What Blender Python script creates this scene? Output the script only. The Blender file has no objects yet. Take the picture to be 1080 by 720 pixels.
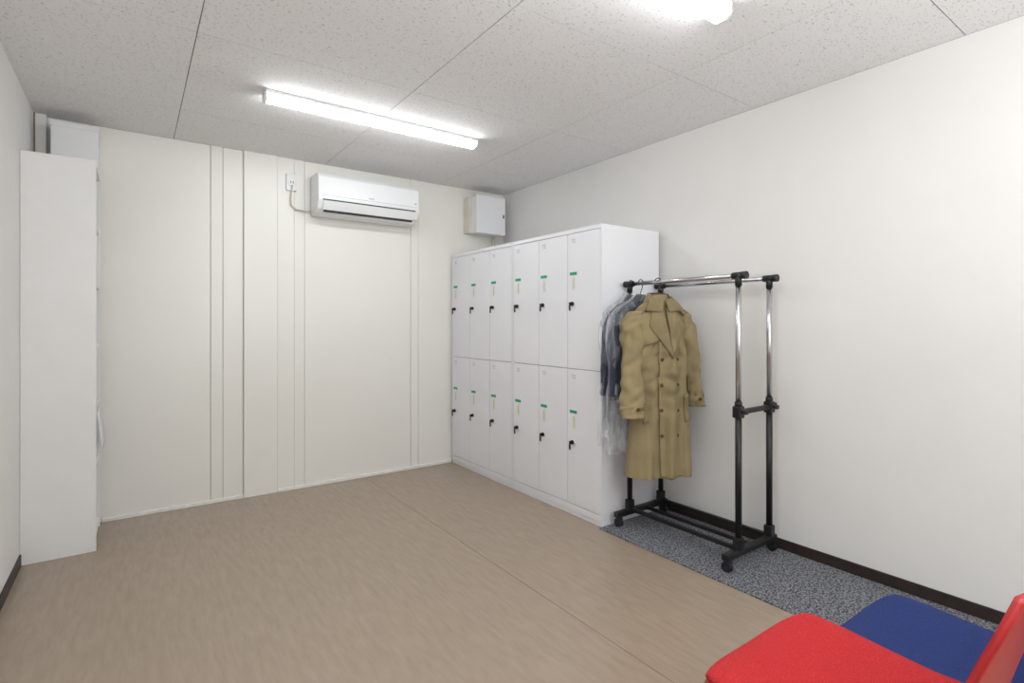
import bpy, bmesh, math, random
from mathutils import Vector, Matrix, noise as mnoise
random.seed(4)
sc = bpy.context.scene
try:
    sc.view_settings.view_transform = 'Standard'
    sc.view_settings.look = 'None'
except Exception: pass

def lin(c):
    return tuple(((x/255.0)/12.92 if x/255.0<=0.04045 else ((x/255.0+0.055)/1.055)**2.4) for x in c)+(1.0,)

# ---------------------------------------------------------------- materials
def mat(name, rgb, rough=0.5, metal=0.0, noise=None, bump=None, coat=0.0, emit=0.0, stretch=(1,1,1)):
    m = bpy.data.materials.new(name); m.use_nodes = True
    nt = m.node_tree; b = nt.nodes['Principled BSDF']
    b.inputs['Base Color'].default_value = lin(rgb)
    b.inputs['Roughness'].default_value = rough
    b.inputs['Metallic'].default_value = metal
    if coat: b.inputs['Coat Weight'].default_value = coat
    if emit:
        b.inputs['Emission Color'].default_value = (0.93,0.975,1.0,1)
        b.inputs['Emission Strength'].default_value = emit
    tc = nt.nodes.new('ShaderNodeTexCoord')
    mp = nt.nodes.new('ShaderNodeMapping'); mp.inputs['Scale'].default_value = stretch
    nt.links.new(tc.outputs['Object'], mp.inputs['Vector'])
    if noise:
        sc_, rgb2, lo, hi = noise
        n = nt.nodes.new('ShaderNodeTexNoise'); n.inputs['Scale'].default_value = sc_; n.inputs['Detail'].default_value = 4
        r = nt.nodes.new('ShaderNodeValToRGB')
        r.color_ramp.elements[0].position = lo; r.color_ramp.elements[0].color = lin(rgb)
        r.color_ramp.elements[1].position = hi; r.color_ramp.elements[1].color = lin(rgb2)
        nt.links.new(mp.outputs[0], n.inputs['Vector']); nt.links.new(n.outputs['Fac'], r.inputs['Fac'])
        nt.links.new(r.outputs['Color'], b.inputs['Base Color'])
    if bump:
        bs, st = bump
        n = nt.nodes.new('ShaderNodeTexNoise'); n.inputs['Scale'].default_value = bs; n.inputs['Detail'].default_value = 5
        bp = nt.nodes.new('ShaderNodeBump'); bp.inputs['Strength'].default_value = st; bp.inputs['Distance'].default_value = 0.01
        nt.links.new(mp.outputs[0], n.inputs['Vector']); nt.links.new(n.outputs['Fac'], bp.inputs['Height'])
        nt.links.new(bp.outputs['Normal'], b.inputs['Normal'])
    return m

M_wall = mat('wallpaper_white', (237,235,232), 0.85, noise=(3,(234,232,229),0.3,0.7), bump=(250,0.05))
M_steel = mat('cream_steel_panel', (241,239,232), 0.33, noise=(2,(239,237,230),0.3,0.7))
M_seam = mat('seam_shadow', (172,165,152), 0.8, noise=(40,(164,157,144),0.4,0.6))
M_base = mat('baseboard_brown', (52,40,36), 0.5, noise=(30,(44,33,30),0.4,0.6))
M_lock = mat('locker_white', (241,241,244), 0.4, noise=(5,(238,238,242),0.3,0.7))
M_gap = mat('locker_gap', (120,120,124), 0.8, noise=(40,(108,108,112),0.4,0.6))
M_cgap = mat('ceiling_joint', (125,122,120), 0.8, noise=(40,(115,112,110),0.4,0.6))
M_white = mat('white_board', (241,240,238), 0.45, noise=(6,(238,237,235),0.3,0.7))
M_box = mat('grey_white_enamel', (238,238,238), 0.4, noise=(6,(235,235,235),0.3,0.7))
M_plas = mat('white_plastic', (241,242,242), 0.25, noise=(6,(238,239,239),0.3,0.7), coat=0.3)
M_black = mat('black_plastic', (20,20,22), 0.42, noise=(30,(26,26,28),0.4,0.6))
M_dark = mat('dark_slit', (45,47,50), 0.6, noise=(30,(55,56,60),0.4,0.6))
M_chrome = mat('chrome', (205,205,208), 0.2, 1.0, noise=(30,(195,195,198),0.4,0.6))
M_green = mat('green_label', (20,165,125), 0.5, noise=(50,(25,155,117),0.4,0.6))
M_card = mat('pale_card', (238,236,224), 0.6, noise=(150,(222,220,204),0.5,0.65))
M_text = mat('grey_print', (150,150,152), 0.7, noise=(300,(200,200,200),0.4,0.6))
M_ytext = mat('olive_print', (176,170,130), 0.7, noise=(300,(205,200,170),0.4,0.6))
M_coat = mat('khaki_cotton', (134,120,86), 0.75, noise=(6,(154,138,101),0.3,0.7), bump=(10,0.4))
M_coat2 = mat('khaki_cotton_trim', (127,113,80), 0.75, noise=(8,(145,130,94),0.3,0.7), bump=(14,0.35))
M_lining = mat('coat_lining', (80,64,46), 0.8, noise=(30,(64,50,36),0.4,0.6))
M_btn = mat('brown_button', (70,50,34), 0.35, noise=(60,(88,62,42),0.4,0.6))
M_navy = mat('charcoal_wool', (44,49,64), 0.9, noise=(40,(58,63,78),0.35,0.65), bump=(30,0.3))
M_red = mat('red_fabric', (205,42,44), 0.95, noise=(300,(178,30,34),0.35,0.65), bump=(400,0.5))
M_redp = mat('red_plastic', (178,28,33), 0.35, noise=(5,(170,25,30),0.3,0.7))
M_blue = mat('blue_fabric', (32,55,120), 0.95, noise=(300,(21,38,92),0.35,0.65), bump=(400,0.5))
M_bluep = mat('blue_plastic', (24,42,104), 0.35, noise=(5,(22,38,98),0.3,0.7))
M_beige = mat('beige_pvc', (222,214,200), 0.5, noise=(10,(216,208,194),0.4,0.6))
M_brown = mat('brown_caulk', (150,128,104), 0.6, noise=(10,(140,118,96),0.4,0.6))
M_led = mat('led_diffuser', (250,250,250), 0.5, emit=27)
M_paper = mat('paper', (235,236,240), 0.8, noise=(60,(200,205,220),0.55,0.7))
M_binder = mat('binder_grey', (205,207,212), 0.6, noise=(20,(190,193,200),0.4,0.6))

# plastic garment cover
M_film = bpy.data.materials.new('clear_garment_film'); M_film.use_nodes=True
nt=M_film.node_tree; nt.nodes.clear()
o=nt.nodes.new('ShaderNodeOutputMaterial'); mx=nt.nodes.new('ShaderNodeMixShader')
tr=nt.nodes.new('ShaderNodeBsdfTransparent'); pr=nt.nodes.new('ShaderNodeBsdfPrincipled')
pr.inputs['Base Color'].default_value=lin((232,235,242)); pr.inputs['Roughness'].default_value=0.08
n=nt.nodes.new('ShaderNodeTexNoise'); n.inputs['Scale'].default_value=12; n.inputs['Detail'].default_value=3; n.inputs['Distortion'].default_value=1.0
mp=nt.nodes.new('ShaderNodeMapping'); mp.inputs['Scale'].default_value=(2.2,2.2,.4)
r=nt.nodes.new('ShaderNodeValToRGB'); r.color_ramp.elements[0].position=0.45; r.color_ramp.elements[0].color=(0.08,0.08,0.08,1)
r.color_ramp.elements[1].position=0.74; r.color_ramp.elements[1].color=(0.42,0.42,0.42,1)
bp=nt.nodes.new('ShaderNodeBump'); bp.inputs['Strength'].default_value=.9; bp.inputs['Distance'].default_value=.02
tc=nt.nodes.new('ShaderNodeTexCoord'); nt.links.new(tc.outputs['Object'],mp.inputs[0]); nt.links.new(mp.outputs[0],n.inputs['Vector'])
nt.links.new(n.outputs['Fac'],bp.inputs['Height']); nt.links.new(bp.outputs['Normal'],pr.inputs['Normal'])
nt.links.new(n.outputs['Fac'],r.inputs['Fac']); nt.links.new(r.outputs['Color'],mx.inputs[0])
nt.links.new(tr.outputs[0],mx.inputs[1]); nt.links.new(pr.outputs[0],mx.inputs[2]); nt.links.new(mx.outputs[0],o.inputs[0])

# ceiling board: white with little wormholes
M_ceil = mat('ceiling_board', (232,231,229), 0.9)
nt=M_ceil.node_tree; b=nt.nodes['Principled BSDF']
tc=nt.nodes.new('ShaderNodeTexCoord'); mp=nt.nodes.new('ShaderNodeMapping'); mp.inputs['Scale'].default_value=(1,1.6,1)
n=nt.nodes.new('ShaderNodeTexNoise'); n.inputs['Scale'].default_value=85; n.inputs['Detail'].default_value=2; n.inputs['Distortion'].default_value=0.6
r=nt.nodes.new('ShaderNodeValToRGB'); r.color_ramp.elements[0].position=0.60; r.color_ramp.elements[0].color=lin((241,240,240))
r.color_ramp.elements[1].position=0.68; r.color_ramp.elements[1].color=lin((200,197,195))
nt.links.new(tc.outputs['Object'],mp.inputs[0]); nt.links.new(mp.outputs[0],n.inputs['Vector']); nt.links.new(n.outputs['Fac'],r.inputs['Fac']); nt.links.new(r.outputs['Color'],b.inputs['Base Color'])

# vinyl floor: fine streaks
M_floor = mat('vinyl_floor', (160,134,114), 0.27)
nt=M_floor.node_tree; b=nt.nodes['Principled BSDF']
tc=nt.nodes.new('ShaderNodeTexCoord'); mp=nt.nodes.new('ShaderNodeMapping'); mp.inputs['Scale'].default_value=(16,2.6,1)
n=nt.nodes.new('ShaderNodeTexNoise'); n.inputs['Scale'].default_value=2.6; n.inputs['Detail'].default_value=8; n.inputs['Roughness'].default_value=0.6
r=nt.nodes.new('ShaderNodeValToRGB'); r.color_ramp.elements[0].position=0.30; r.color_ramp.elements[0].color=lin((155,137,119))
r.color_ramp.elements[1].position=0.70; r.color_ramp.elements[1].color=lin((166,148,130))
nt.links.new(tc.outputs['Object'],mp.inputs[0]); nt.links.new(mp.outputs[0],n.inputs['Vector']); nt.links.new(n.outputs['Fac'],r.inputs['Fac']); nt.links.new(r.outputs['Color'],b.inputs['Base Color'])
M_fseam = mat('floor_seam', (112,94,80), 0.7, noise=(40,(102,86,72),0.4,0.6))

# speckled carpet
M_mat = mat('carpet_grey', (110,110,114), 0.98, bump=(400,1.0))
nt=M_mat.node_tree; b=nt.nodes['Principled BSDF']
tc=nt.nodes.new('ShaderNodeTexCoord')
n=nt.nodes.new('ShaderNodeTexNoise'); n.inputs['Scale'].default_value=120; n.inputs['Detail'].default_value=3
r=nt.nodes.new('ShaderNodeValToRGB'); r.color_ramp.elements[0].position=0.40; r.color_ramp.elements[0].color=lin((66,68,74))
r.color_ramp.elements[1].position=0.60; r.color_ramp.elements[1].color=lin((172,172,178))
nt.links.new(tc.outputs['Object'],n.inputs['Vector']); nt.links.new(n.outputs['Fac'],r.inputs['Fac']); nt.links.new(r.outputs['Color'],b.inputs['Base Color'])

# ---------------------------------------------------------------- builder
class B:
    def __init__(s,name): s.name=name; s.bm=bmesh.new(); s.mats=[]
    def mi(s,m):
        if m not in s.mats: s.mats.append(m)
        return s.mats.index(m)
    def merge(s,t,m,smooth=False):
        i=s.mi(m)
        for f in t.faces: f.material_index=i; f.smooth=smooth
        me=bpy.data.meshes.new('tmp'); t.to_mesh(me); t.free()
        s.bm.from_mesh(me); bpy.data.meshes.remove(me)
    def box(s,a,b,m,bev=0.0,seg=2,mx=None):
        t=bmesh.new(); bmesh.ops.create_cube(t,size=1)
        c=[(a[i]+b[i])/2 for i in range(3)]; d=[abs(b[i]-a[i]) for i in range(3)]
        for v in t.verts: v.co=Vector((c[0]+v.co.x*d[0],c[1]+v.co.y*d[1],c[2]+v.co.z*d[2]))
        if bev>0: bmesh.ops.bevel(t,geom=t.edges[:],offset=bev,segments=seg,profile=0.5,affect='EDGES')
        if mx: bmesh.ops.transform(t,matrix=mx,verts=t.verts)
        s.merge(t,m,False)
    def tube(s,pts,r,m,n=14,closed=False):
        pts=[Vector(p) for p in pts]; rings=[]
        L=len(pts); prev=None
        for i,p in enumerate(pts):
            if closed: d=pts[(i+1)%L]-pts[i-1]
            else: d=pts[min(i+1,L-1)]-pts[max(i-1,0)]
            d.normalize()
            if prev is None:
                a=Vector((0,0,1)) if abs(d.z)<0.9 else Vector((1,0,0))
                e1=d.cross(a).normalized()
            else:
                e1=(prev-d*prev.dot(d)).normalized()
            prev=e1; e2=d.cross(e1)
            rr=r[i] if isinstance(r,(list,tuple)) else r
            rings.append([p+(e1*math.cos(2*math.pi*k/n)+e2*math.sin(2*math.pi*k/n))*rr for k in range(n)])
        s.loft(rings,m,caps=not closed,loop=closed)
    def loft(s,rings,m,caps=True,loop=False,closed=True,smooth=True):
        t=bmesh.new(); V=[[t.verts.new(p) for p in r] for r in rings]
        n=len(rings[0]); R=len(rings)
        for i in range(R if loop else R-1):
            A=V[i];C=V[(i+1)%R]
            for k in range(n if closed else n-1):
                t.faces.new((A[k],A[(k+1)%n],C[(k+1)%n],C[k]))
        capf=[]
        if caps and closed:
            capf.append(t.faces.new(V[0][::-1])); capf.append(t.faces.new(V[-1]))
        bmesh.ops.recalc_face_normals(t,faces=t.faces[:])
        i=s.mi(m)
        for f in t.faces: f.smooth=smooth
        for f in capf: f.smooth=False
        for f in t.faces: f.material_index=i
        me=bpy.data.meshes.new('tmp'); t.to_mesh(me); t.free(); s.bm.from_mesh(me); bpy.data.meshes.remove(me)
    def cyl(s,a,b,r,m,n=18): s.tube([a,b],r,m,n)
    def extr(s,prof,x0,x1,m,bev=0):
        t=bmesh.new()
        A=[t.verts.new((x0,p[0],p[1])) for p in prof]; C=[t.verts.new((x1,p[0],p[1])) for p in prof]
        n=len(prof)
        for k in range(n): t.faces.new((A[k],A[(k+1)%n],C[(k+1)%n],C[k]))
        t.faces.new(A[::-1]); t.faces.new(C)
        bmesh.ops.recalc_face_normals(t,faces=t.faces[:])
        if bev: bmesh.ops.bevel(t,geom=t.edges[:],offset=bev,segments=3,profile=0.5,affect='EDGES')
        s.merge(t,m,False)
    def grid(s,f,nu,nv,m,thick=0.0):
        t=bmesh.new(); V=[[t.verts.new(f(i/nu,j/nv)) for i in range(nu+1)] for j in range(nv+1)]
        for j in range(nv):
            for i in range(nu): t.faces.new((V[j][i],V[j][i+1],V[j+1][i+1],V[j+1][i]))
        bmesh.ops.recalc_face_normals(t,faces=t.faces[:])
        if thick: bmesh.ops.solidify(t,geom=t.faces[:],thickness=thick)
        s.merge(t,m,True)
    def done(s,origin=None):
        me=bpy.data.meshes.new(s.name)
        if origin is not None:
            bmesh.ops.translate(s.bm,vec=-Vector(origin),verts=s.bm.verts)
        s.bm.to_mesh(me); s.bm.free()
        for m in s.mats: me.materials.append(m)
        ob=bpy.data.objects.new(s.name,me); sc.collection.objects.link(ob)
        if origin is not None: ob.location=origin
        return ob

# ---------------------------------------------------------------- room
XL,XR,YB,YF,H = -0.455,2.80,4.05,-1.75,2.39
b=B('floor'); b.box((XL-.1,YF-.1,-.1),(XR+.1,YB+.1,0),M_floor)
b.box((1.4685,YF,0),(1.4712,YB,0.0005),M_fseam); b.done()

b=B('ceiling'); b.box((XL-.1,YF-.1,H+.004),(XR+.1,YB+.1,H+.1),M_cgap)
xs=[XL,.215,1.17,2.13,XR]; ys=[YF,-1.13,-.22,.69,1.60,2.51,3.47,YB]
g=.002
for i in range(len(xs)-1):
    for j in range(len(ys)-1):
        b.box((xs[i]+(g if i else 0),ys[j]+(g if j else 0),H),(xs[i+1]-g,ys[j+1]-g,H+.006),M_ceil)
b.done()

b=B('wall_right'); b.box((XR,YF-.1,0),(XR+.1,YB+.1,H),M_wall); b.done()
b=B('wall_left'); b.box((XL-.1,YF-.1,0),(XL,YB+.1,H),M_wall); b.done()
b=B('wall_front'); b.box((XL,YF-.1,0),(XR,YF,H),M_wall); b.done()
b=B('baseboard_right'); b.box((XR-.008,YF,0),(XR,YB,.06),M_base,.002); b.done()
b=B('baseboard_left'); b.box((XL,YF,0),(XL+.008,3.54,.06),M_base,.002); b.done()

b=B('wall_back'); b.box((XL,YB+.004,0),(XR,YB+.1,H),M_seam)
ed=[(-.455,.421,0),(.4245,.494,.003),(.4975,.619,0),(.6220,.836,.014),(.8375,.950,.010),(.953,1.023,.003),(1.026,1.866,0),(1.869,1.934,.003),(1.937,2.80,0)]
for x0,x1,d in ed: b.box((x0,YB-d,0),(x1,YB+.02,H),M_steel,.0015,1)
b.done()
b=B('baseboard_back')
b.box((-.15,YB-.012,0),(.62,YB,.022),M_steel,.002); b.box((.84,YB-.02,0),(2.24,YB,.022),M_steel,.002); b.done()
b=B('trim_1'); b.box((XL+.006,YB-.05,0),(XL+.055,YB,H),M_steel,.004); b.done()
b=B('trim_2'); b.box((XL,YB-.056,0),(XL+.006,YB,H),M_brown,.001); b.done()

# ---------------------------------------------------------------- led battens
def batten(y):
    x0,x1=.545,1.812
    b=B('ceiling_batten_light')
    b.box((x0+.004,y-.044,H-.018),(x1-.004,y+.044,H),M_plas,.002)
    def pf(k,zt): return [(y-.034*k,H-zt),(y-.038*k,H-.030),(y-.031*k,H-.045),(y-.015*k,H-.052*(.5+.5*k)),(y+.015*k,H-.052*(.5+.5*k)),(y+.031*k,H-.045),(y+.038*k,H-.030),(y+.034*k,H-zt)]
    b.extr(pf(1,.019),x0+.012,x1-.012,M_led)
    b.extr(pf(1.1,.016),x0,x0+.012,M_plas); b.extr(pf(1.1,.016),x1-.012,x1,M_plas)
    return b.done((1.178,y,H))
for y in (2.948,1.165,-.615): batten(y)

# ---------------------------------------------------------------- lockers
LX0,LX1=2.243,2.76
def locker(y0):
    y1=y0+.898
    b=B('locker_cabinet')
    b.box((LX0+.018,y0+.0012,.06),(LX1-.001,y1-.0012,1.78),M_lock)
    b.box((LX0+.006,y0+.0015,0),(LX1-.001,y1-.0015,.062),M_lock)
    b.box((LX0,y0,1.765),(LX1,y1,1.79),M_lock,.002)
    b.box((LX0,y0+.0005,.03),(LX0+.03,y1-.0005,.0655),M_lock,.001)
    b.box((LX0+.0004,y0,.0655),(LX0+.03,y0+.009,1.765),M_lock)
    b.box((LX0+.0004,y1-.009,.0655),(LX0+.03,y1,1.765),M_lock)
    b.box((LX0+.0170,y0+.009,.0655),(LX0+.0185,y1-.009,1.765),M_gap)
    w=(.898-.02)/3
    for k in range(3):
        a=y0+.01+k*w+.0018; c=a+w-.0036
        for (z0,z1) in ((.069,.9145),(.918,1.762)):
            b.box((LX0,a,z0),(LX0+.016,c,z1),M_lock,.003)
            yl=c-.055
            gz=.648 if z0<.5 else 1.512
            b.box((LX0-.0015,yl-.032,gz-.010),(LX0+.002,yl+.032,gz+.009),M_green)
            b.box((LX0-.0022,yl-.018,gz-.105),(LX0+.002,yl+.010,gz-.016),M_card)
            b.box((LX0-.0028,yl-.008,gz-.095),(LX0+.002,yl-.003,gz-.03),M_ytext)
            lz=gz-.190
            b.cyl((LX0+.001,yl,lz),(LX0-.006,yl,lz),.018,M_lock)
            b.cyl((LX0-.004,yl,lz),(LX0-.016,yl,lz),.013,M_black)
            b.box((LX0-.036,yl-.002,lz-.010),(LX0-.014,yl+.002,lz+.010),M_black,.0008)
            b.box((LX0-.034,yl-.006,lz-.042),(LX0-.028,yl+.006,lz-.008),M_black,.0008)
            tz=z1-.035
            for q in range(3):
                b.box((LX0-.0006,yl-.02,tz-.010*q-.003),(LX0+.002,yl+.02-.006*q,tz-.010*q),M_text)
    return b.done(((LX0+LX1)/2,(y0+y1)/2,0))
locker(2.228); locker(3.130)

# ---------------------------------------------------------------- bookcase left
b=B('bookcase'); bx0,bx1,by0,by1,bh=XL+.0015,-.157,3.55,3.985,2.06
b.box((bx0,by0,0),(bx1,by0+.02,bh),M_white,.001)
b.box((bx0,by1-.02,0),(bx1,by1,bh),M_white,.001)
b.box((bx0+.002,by0+.02,.001),(bx0+.01,by1-.02,bh-.02),M_white)
b.box((bx0+.002,by0+.02,bh-.02),(bx1-.001,by1-.02,bh-.0005),M_white)
for z in (.06,.43,.76,1.09,1.42,1.74): b.box((bx0+.01,by0+.02,z-.02),(bx1-.004,by1-.02,z),M_white)
b.box((bx0+.01,by0+.02,0),(bx1-.02,by1-.02,.04),M_white)
b.done((-.3,3.77,0))
b=B('document_binders')
for z in (.06,.43,.76,1.09):
    y=by0+.03
    while y<by1-.07:
        w=random.uniform(.025,.045); h=random.uniform(.24,.28)
        b.box((bx0+.02,y,z),(bx1-.02,y+w,z+h),random.choice([M_binder,M_paper,M_white]),.002); y+=w+.002
b.done()
b=B('notice_sheet')
b.grid(lambda a,c: Vector((bx1+.003+.022*c, by0+.03+.30*a, .72-.20*c)),8,8,M_paper,.001); b.done()

b=B('duct_cover_box'); b.box((-.370,3.872,2.061),(-.161,YB-.014,2.31),M_box,.003)
b.box((-.374,3.866,2.30),(-.158,YB-.014,2.327),M_box,.002); b.done()

# ---------------------------------------------------------------- air conditioner
b=B('air_conditioner')
prof=[(4.03,2.275),(3.90,2.277),(3.855,2.268),(3.835,2.245),(3.826,2.10),(3.828,2.075),(3.86,2.02),(3.91,1.992),(4.03,1.988)]
b.extr(prof,1.065,1.838,M_plas,.004)
b.box((1.12,3.95,2.0),(1.78,YB-.005,2.25),M_white)
b.box((1.085,3.8235,2.108),(1.818,3.83,2.112),M_binder)
pr=[(3.8235,2.075),(3.819,2.07),(3.852,2.012),(3.858,2.016)]
b.extr(pr,1.10,1.80,M_plas,.001)
b.extr([(3.823,2.084),(3.8215,2.076),(3.826,2.074),(3.83,2.082)],1.095,1.805,M_dark)
b.extr([(3.853,2.013),(3.849,2.008),(3.87,1.999),(3.875,2.006)],1.11,1.79,M_dark)
b.box((1.80,3.822,2.135),(1.815,3.829,2.139),M_dark)
b.box((1.43,3.8215,2.125),(1.47,3.829,2.131),M_text)
b.done((1.45,3.93,2.13))
b=B('wall_outlet'); b.box((.895,YB-.03,2.155),(.965,YB-.008,2.275),M_plas,.004); b.box((.91,YB-.036,2.19),(.95,YB-.028,2.235),M_white,.003)
b.box((.92,YB-.038,2.205),(.924,YB-.035,2.222),M_dark); b.box((.936,YB-.038,2.205),(.94,YB-.035,2.222),M_dark)
b.tube([(.93,YB-.037,2.19),(.93,YB-.045,2.16),(.925,YB-.03,2.10),(.93,YB-.025,2.05),(.96,YB-.025,2.025),(1.03,YB-.025,2.02),(1.062,YB-.025,2.025)],.006,M_beige,10); b.done()

b=B('ventilation_box')
b.box((2.405,3.885,1.985),(2.690,YB-.002,2.305),M_box,.004)
b.box((2.40,3.868,1.98),(2.695,3.886,2.31),M_lock,.004)
b.box((2.668,3.862,2.13),(2.678,3.87,2.16),M_dark)
b.box((2.37,3.96,1.99),(2.405,YB-.002,2.30),M_beige,.003)
b.cyl((2.66,4.0,1.987),(2.66,4.0,1.795),.011,M_beige); b.done()

# ---------------------------------------------------------------- carpet runner
b=B('carpet_runner'); b.box((2.215,-.2,0),(2.79,2.222,.007),M_mat,.002); b.done()

# ---------------------------------------------------------------- garment rack
RX=(2.42,2.705); RY=(1.47,2.17); RZ=1.435
b=B('garment_rack')
for y in RY:
    b.box((2.30,y-.018,.062),(2.755,y+.018,.095),M_black,.006)
    for x in (2.325,2.735):
        b.cyl((x,y,.064),(x,y,.05),.012,M_black)
        b.cyl((x-.012,y,.032),(x+.012,y,.032),.025,M_black,20)
        b.cyl((x-.014,y,.032),(x+.014,y,.032),.010,M_dark,12)
        b.box((x-.016,y-.02,.034),(x+.016,y+.012,.062),M_black,.004)
    for x in RX:
        b.box((x-.021,y-.021,.085),(x+.021,y+.021,.15),M_black,.006)
        b.cyl((x,y,.10),(x,y,.78),.0155,M_black)
        b.cyl((x,y,.75),(x,y,RZ-.01),.0135,M_chrome)
        b.box((x-.022,y-.022,.735),(x+.022,y+.022,.795),M_black,.007)
        b.cyl((x,y,.79),(x,y,.815),.018,M_black)
        b.cyl((x,y-.02,.768),(x,y-.036,.768),.007,M_black)
        b.box((x-.014,y-.048,.757),(x+.014,y-.034,.779),M_black,.005)
        b.cyl((x,y,RZ-.05),(x,y,RZ+.0),.0165,M_black)
        b.cyl((x,y-.028,RZ),(x,y+.03,RZ),.0175,M_black)
    b.box((RX[0],y-.012,.752),(RX[1],y+.012,.776),M_black,.004)
    b.cyl((RX[1]+.02,y,.768),(RX[1]+.045,y,.768),.006,M_black)
    b.box((RX[1]+.042,y-.014,.752),(RX[1]+.056,y+.014,.784),M_black,.005)
for x in RX:
    b.cyl((x,RY[0]-.02,RZ),(x,RY[1]+.03,RZ),.0125,M_chrome)
    b.cyl((x,RY[0]-.045,RZ),(x,RY[0]-.018,RZ),.019,M_black)
    b.cyl((x,RY[1]+.022,RZ),(x,RY[1]+.038,RZ),.019,M_black)
    b.box((x-.010,RY[0],.082),(x+.010,RY[1],.104),M_black,.003)
b.box((2.56-.009,RY[0],.066),(2.56+.009,RY[1],.086),M_black,.003)
b.done((2.56,1.82,0))

# ---------------------------------------------------------------- garments
def interp(tab,z):
    if z>=tab[0][0]: return tab[0][1:]
    for i in range(len(tab)-1):
        a,c=tab[i],tab[i+1]
        if z>=c[0]:
            t=(a[0]-z)/(a[0]-c[0]); return tuple(a[k]+(c[k]-a[k])*t for k in range(1,len(a)))
    return tab[-1][1:]

def hanger(b,F,dz=0):
    pts=[]
    for k in range(11):
        a=math.radians(-30+ 210*k/10)
        pts.append(F(.018*math.cos(a),0,RZ+.004+.018*math.sin(a)))
    b.tube([F(0,0,RZ-.085),F(0,0,RZ-.05),F(.012,0,RZ-.02)]+pts,.0028,M_black,8)
    b.tube([F(-.17,0,RZ-.175),F(-.10,0,RZ-.13),F(0,0,RZ-.085),F(.10,0,RZ-.13),F(.17,0,RZ-.175)],[.007,.010,.009,.010,.007],M_black,10)

def nz(x,y,z): return mnoise.noise(Vector((x,y,z)))

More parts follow.
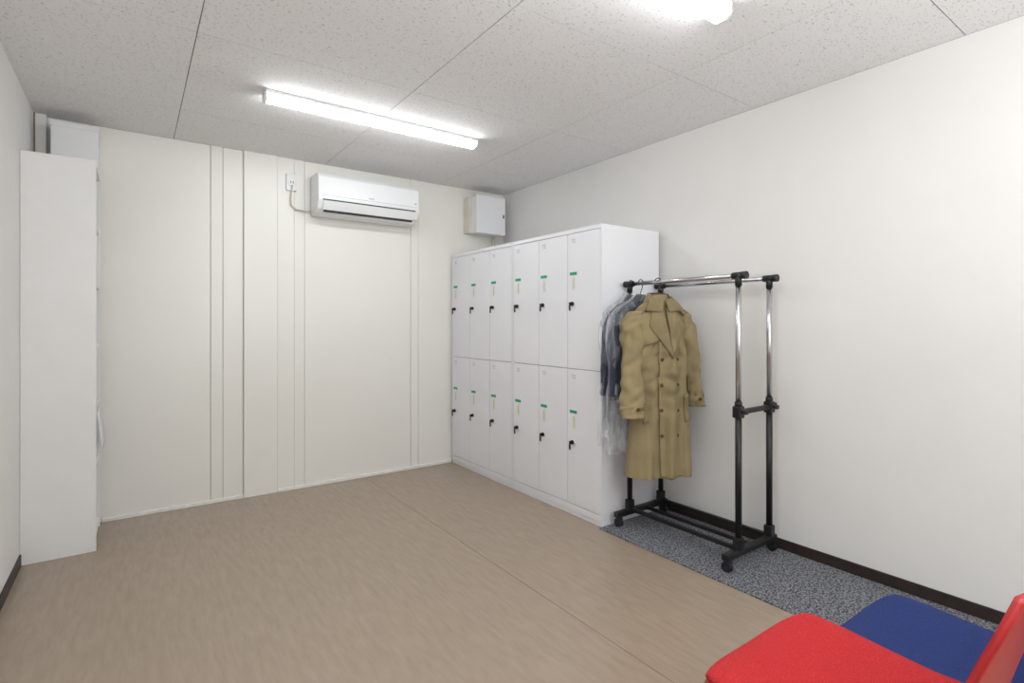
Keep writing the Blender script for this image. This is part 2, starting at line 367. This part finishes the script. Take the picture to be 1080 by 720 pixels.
def garment(name,cx,cy,ang,tab,slv,m,mtrim,detailed,film=False,wob=1.0,seed=0):
    ca,sa=math.cos(ang),math.sin(ang)
    def F(u,v,z): return Vector((cx+u*ca-v*sa, cy-u*sa-v*ca, z))
    ztop=tab[0][0]; zb=tab[-1][0]
    def fold(u,z,side):
        k=(ztop-z)/(ztop-zb)
        s=(.004+.052*k)*nz(u*13+seed,z*1.3,side*7.3+seed)
        s+=(.003+.018*k)*nz(u*27+3,z*2.4,side*3.1+seed)
        s+=.030*math.exp(-((z-.90)/.20)**2)*nz(u*13+z*9,z*15-u*9,seed+5)
        s+=.020*math.exp(-((z-1.12)/.14)**2)*nz(u*15-z*6,z*12+abs(u)*16,seed+9)
        return wob*s*min(1,k*6+.1)
    def hw(z): return interp(tab,z)
    def front(u,z):
        l,r_,d=hw(z); c=(l+r_)/2; h=(r_-l)/2
        q=max(-1,min(1,(u-c)/h)); return d*(1-abs(q)**2.6)**(1/2.6)*.9+fold(u,z,0)
    b=B(name); N=110; R=120; rings=[]
    for j in range(R+1):
        z=ztop+(zb-ztop)*j/R; l,r_,d=hw(z); c=(l+r_)/2; h=(r_-l)/2; ring=[]
        for k in range(N):
            th=2*math.pi*k/N; cu,sv=math.cos(th),math.sin(th)
            u=c+h*math.copysign(abs(cu)**.8,cu); v=d*.9*math.copysign(abs(sv)**.8,sv)
            v+=fold(u,z,0 if sv>=0 else 1)*abs(sv)**.5
            zz=z+(.012*nz(u*9,seed,1) if j>R-4 else 0)
            ring.append(F(u,v,zz))
        rings.append(ring)
    b.loft(rings,m,caps=False)
    inner=[]
    for j in range(0,R+1,4):
        z=ztop+(zb-ztop)*j/R; l,r_,d=hw(z); c=(l+r_)/2; h=(r_-l)/2
        inner.append([F(c+h*.88*math.cos(2*math.pi*k/24),d*.35*math.sin(2*math.pi*k/24),z+.01) for k in range(24)])
    b.loft(inner,M_lining,caps=False)
    for si,S in enumerate(slv):
        rr=[]; NS=60; NK=48
        for j in range(NS+1):
            t=j/NS*(len(S)-1); i=min(int(t),len(S)-2); f=t-i
            def cr(q):
                G=lambda n:S[max(0,min(len(S)-1,n))][q]
                A,B_,C,D=G(i-1),G(i),G(i+1),G(i+2)
                return .5*((2*B_)+(-A+C)*f+(2*A-5*B_+4*C-D)*f*f+(-A+3*B_-3*C+D)*f**3)
            P=[cr(q) for q in range(5)]
            ring=[]
            for k in range(NK):
                th=2*math.pi*k/NK; c_,s_=math.cos(th),math.sin(th)
                wr=1+wob*(.26*nz(c_*1.3+si*9,s_*1.3+j*.03,j*.055+seed)+.22*nz(c_*1.1+j*.10,s_*1.2+si*4,j*.21))
                if j==0: wr=.6
                ring.append(F(P[0]+P[3]*c_*wr,P[1]+P[4]*s_*wr,P[2]))
            rr.append(ring)
        b.loft(rr,m,caps=True)
        if detailed:
            e=S[-1]; p=S[-2]
            P=[p[q]+(e[q]-p[q])*.66 for q in range(5)]
            ra=[]
            for dz,kk in ((.015,1.03),(.013,1.07),(-.013,1.07),(-.015,1.03)):
                ra.append([F(P[0]+P[3]*kk*math.cos(2*math.pi*k/28),P[1]+P[4]*kk*math.sin(2*math.pi*k/28),P[2]+dz+.010*math.cos(2*math.pi*k/28)) for k in range(28)])
            b.loft(ra,mtrim,caps=True)
            b.cyl(F(P[0]+.01,P[1]+P[4]*1.05,P[2]),F(P[0]+.01,P[1]+P[4]*1.2,P[2]),.009,M_btn,14)
    def patch(c,off,mm,n=14,th=.005,puff=0.0):
        def f(a,q):
            u=(c[0][0]*(1-a)+c[1][0]*a)*(1-q)+(c[3][0]*(1-a)+c[2][0]*a)*q
            z=(c[0][1]*(1-a)+c[1][1]*a)*(1-q)+(c[3][1]*(1-a)+c[2][1]*a)*q
            return F(u,front(u,z)+off+puff*math.sin(math.pi*a)*math.sin(math.pi*q),z)
        b.grid(f,n,n,mm,th)
    if detailed:
        patch([(-.035,1.12),(.085,1.12),(.105,zb+.006),(-.025,zb+.010)],.008,m,60)
        patch([(-.145,1.235),(-.045,1.30),(-.03,1.10),(-.135,1.07)],.009,m,20,puff=.008)
        patch([(-.055,1.315),(-.008,1.285),(.038,1.005),(-.088,1.19)],.020,mtrim,18,puff=.012)
        patch([(.055,1.315),(.010,1.285),(.038,1.005),(.122,1.18)],.018,mtrim,18,puff=.016)
        patch([(-.062,1.352),(-.004,1.325),(-.020,1.262),(-.110,1.270)],.034,mtrim,10,puff=.010)
        patch([(.062,1.352),(.004,1.325),(.020,1.262),(.114,1.270)],.034,mtrim,10,puff=.010)
        cr_=[]
        for (zz,ru,rv) in ((1.325,.060,.052),(1.372,.052,.044),(1.378,.058,.050),(1.335,.082,.070),(1.30,.100,.082)):
            cr_.append([F(ru*math.sin(a),-rv*math.cos(a),zz-(.02*(1-math.cos(a))/2)) for a in [math.radians(-130+260*k/26) for k in range(27)]])
        b.loft(cr_,mtrim,caps=False,closed=False)
        for sg in (-1,1):
            patch([(sg*.075,1.318),(sg*.150,1.262),(sg*.155,1.225),(sg*.080,1.285)],.014,mtrim,8)
        for z in (1.00,.86,.72,.58):
            for u in (-.016,.078):
                v=front(u,z)+.008; b.cyl(F(u,v,z),F(u,v+.009,z),.010,M_btn,16)
        for (u0,u1) in ((-.135,-.085),(.125,.165)):
            patch([(u0,.80),(u0+.03,.81),(u1,.655),(u1-.03,.645)],.006,mtrim,8,.003)
        patch([(.155,.90),(.168,.90),(.168,.82),(.155,.82)],.010,mtrim,8,.004)
        patch([(-.145,.90),(-.132,.90),(-.132,.82),(-.145,.82)],.012,mtrim,8,.004)
    else:
        patch([(-.05,ztop-.03),(.0,ztop-.07),(.01,ztop-.34),(-.09,ztop-.20)],.014,mtrim,12)
        patch([(.05,ztop-.03),(.0,ztop-.07),(.01,ztop-.34),(.09,ztop-.20)],.012,mtrim,12)
    hanger(b,F)
    ob=b.done((cx,cy,RZ))
    if film:
        f=B('garment_dust_cover'); rings=[]
        zt2=ztop+.02; zb2=film
        for j in range(81):
            k=j/80; z=zt2+(zb2-zt2)*k
            l,r_,d=interp(tab,z); s=.045+.030*min(1,k*5)
            l-=s*min(1,k*8+.2); r_+=s*min(1,k*8+.2); dd=min(d+.012,.042); c=(l+r_)/2; h=(r_-l)/2
            ring=[]
            for q in range(120):
                th=2*math.pi*q/120; e=nz(math.cos(th)*3+seed,math.sin(th)*3,k*5)
                e2=nz(math.cos(th)*7+k*6,math.sin(th)*7+seed,k*9)
                ring.append(F(c+h*math.cos(th)+.018*e,dd*math.sin(th)+.016*e+.010*e2,z))
            rings.append(ring)
        f.loft(rings,M_film,caps=False); f.done((cx,cy,RZ-.1))
    return ob

coat_tab=[(1.362,-.045,.045,.045),(1.335,-.062,.062,.055),(1.30,-.115,.115,.062),(1.262,-.150,.150,.066),(1.20,-.165,.165,.075),(1.08,-.160,.165,.082),(.85,-.145,.165,.082),(.60,-.170,.178,.090),(.345,-.195,.190,.100)]
slv=[[(-.130,.0,1.270,.040,.050),(-.160,.005,1.18,.060,.066),(-.168,.03,1.0,.058,.064),(-.180,.065,.84,.060,.060),(-.194,.095,.690,.064,.058)],
     [(.135,.0,1.268,.040,.050),(.166,-.005,1.18,.056,.062),(.198,-.02,1.0,.052,.058),(.220,-.03,.86,.050,.054),(.236,-.03,.725,.054,.052)]]
garment('trench_coat',2.42,1.960,math.radians(27),coat_tab,slv,M_coat,M_coat2,True)
j_tab=[(1.36,-.04,.04,.022),(1.335,-.06,.06,.026),(1.30,-.12,.12,.028),(1.255,-.165,.16,.028),(1.18,-.175,.17,.028),(.95,-.170,.17,.028),(.76,-.180,.18,.030)]
js=[[(-.155,0,1.25,.03,.022),(-.19,0,1.15,.040,.025),(-.200,0,.95,.040,.025),(-.205,0,.79,.040,.024)],
    [(.155,0,1.25,.03,.022),(.19,0,1.15,.040,.025),(.205,0,.95,.040,.025),(.210,0,.78,.040,.024)]]
garment('suit_jacket',2.42,2.085,math.radians(6),j_tab,js,M_navy,M_navy,False,film=.46,wob=.4,seed=2)
garment('suit_jacket',2.42,2.160,math.radians(1),j_tab,js,M_navy,M_navy,False,film=.5,wob=.35,seed=5)

# ---------------------------------------------------------------- chairs
def chair(cx,y0,dz,ws,mf,mp):
    b=B('shell_chair')
    prof=[(.47,-.035),(.462,.0),(.435,.012),(.36,.012),(.25,.004),(.15,.0),(.09,.010),(.05,.05),(.030,.11),(.008,.19),(-.017,.27),(-.042,.34),(-.056,.385)]
    hwid=[.165,.190,.206,.212,.214,.214,.214,.212,.210,.207,.202,.188,.16]
    def P(a,q,off=0,sx=1.0,q0=0,q1=1):
        q=q0+(q1-q0)*q
        t=q*(len(prof)-1); i=min(int(t),len(prof)-2); f=t-i
        def cr(A,B_,C,D,f): return .5*((2*B_)+(-A+C)*f+(2*A-5*B_+4*C-D)*f*f+(-A+3*B_-3*C+D)*f**3)
        def g(arr,c=None):
            G=lambda n:(arr[max(0,min(len(arr)-1,n))] if c is None else arr[max(0,min(len(arr)-1,n))][c])
            return cr(G(i-1),G(i),G(i+1),G(i+2),f)
        y=g(prof,0); z=g(prof,1); w=g(hwid)*sx*ws
        x=(2*a-1)
        k=max(0,min(1,(q-.45)/.3))
        z+=.012*x*x*(1-k)*(1-max(0,1-q*6)); y+=.018*x*x*k
        y-=.030*abs(x)**5*(1-k)*max(0,1-q*4)
        y+=off*k; z+=off*(1-k)
        return Vector((cx+x*w, y0+y, .445+dz+z))
    b.grid(lambda a,q:P(a,q),28,60,mp,.010)
    b.grid(lambda a,q:P(a,q,.014+.006*math.sin(math.pi*a)**.5*math.sin(math.pi*q)**.5,.985,.03,.50),28,36,mf,.012)
    zt=.43+dz
    for sx in (-1,1):
        b.tube([(cx+sx*.13,y0+.39,zt-.005),(cx+sx*.15,y0+.40,zt-.03),(cx+sx*.175,y0+.43,.2),(cx+sx*.185,y0+.445,.008)],.0105,M_chrome,12)
        b.tube([(cx+sx*.13,y0+.12,zt-.015),(cx+sx*.15,y0+.10,zt-.04),(cx+sx*.175,y0+.02,.2),(cx+sx*.185,y0-.03,.008)],.0105,M_chrome,12)
        b.tube([(cx+sx*.13,y0+.39,zt-.005),(cx+sx*.13,y0+.12,zt-.015)],.0105,M_chrome,12)
        for yy in (y0+.445,y0-.03): b.cyl((cx+sx*.185,yy,.0),(cx+sx*.185,yy,.02),.014,M_black)
    b.tube([(cx-.15,y0+.36,zt-.02),(cx+.15,y0+.36,zt-.02)],.009,M_chrome,12)
    b.tube([(cx-.15,y0+.14,zt-.025),(cx+.15,y0+.14,zt-.025)],.009,M_chrome,12)
    return b.done((cx,y0+.2,0))
chair(1.185,.235,-.018,1.03,M_red,M_redp)
chair(1.640,.190,-.085,.98,M_blue,M_bluep)

# ---------------------------------------------------------------- world, added bounce fill & camera
w=bpy.data.worlds.new('World'); sc.world=w; w.use_nodes=True
w.node_tree.nodes['Background'].inputs[0].default_value=(.8,.85,.9,1); w.node_tree.nodes['Background'].inputs[1].default_value=.3
ld=bpy.data.lights.new('added_bounce_fill','AREA'); ld.shape='DISK'; ld.size=.7; ld.energy=62; ld.color=(.93,.97,1)  # unseen fill lamp behind the camera, added to lift the ceiling
lo=bpy.data.objects.new('added_bounce_fill',ld); sc.collection.objects.link(lo); lo.location=(1.0,-1.1,1.25); lo.rotation_euler=(math.radians(172),0,0)
cam=bpy.data.cameras.new('camera'); co=bpy.data.objects.new('camera',cam); sc.collection.objects.link(co)
cam.sensor_width=36; cam.lens=559/1080*36; cam.shift_y=-19/1080; cam.clip_start=.02
co.location=(0,0,1.2); co.rotation_euler=(math.radians(90),0,-math.radians(35.59))
sc.camera=co
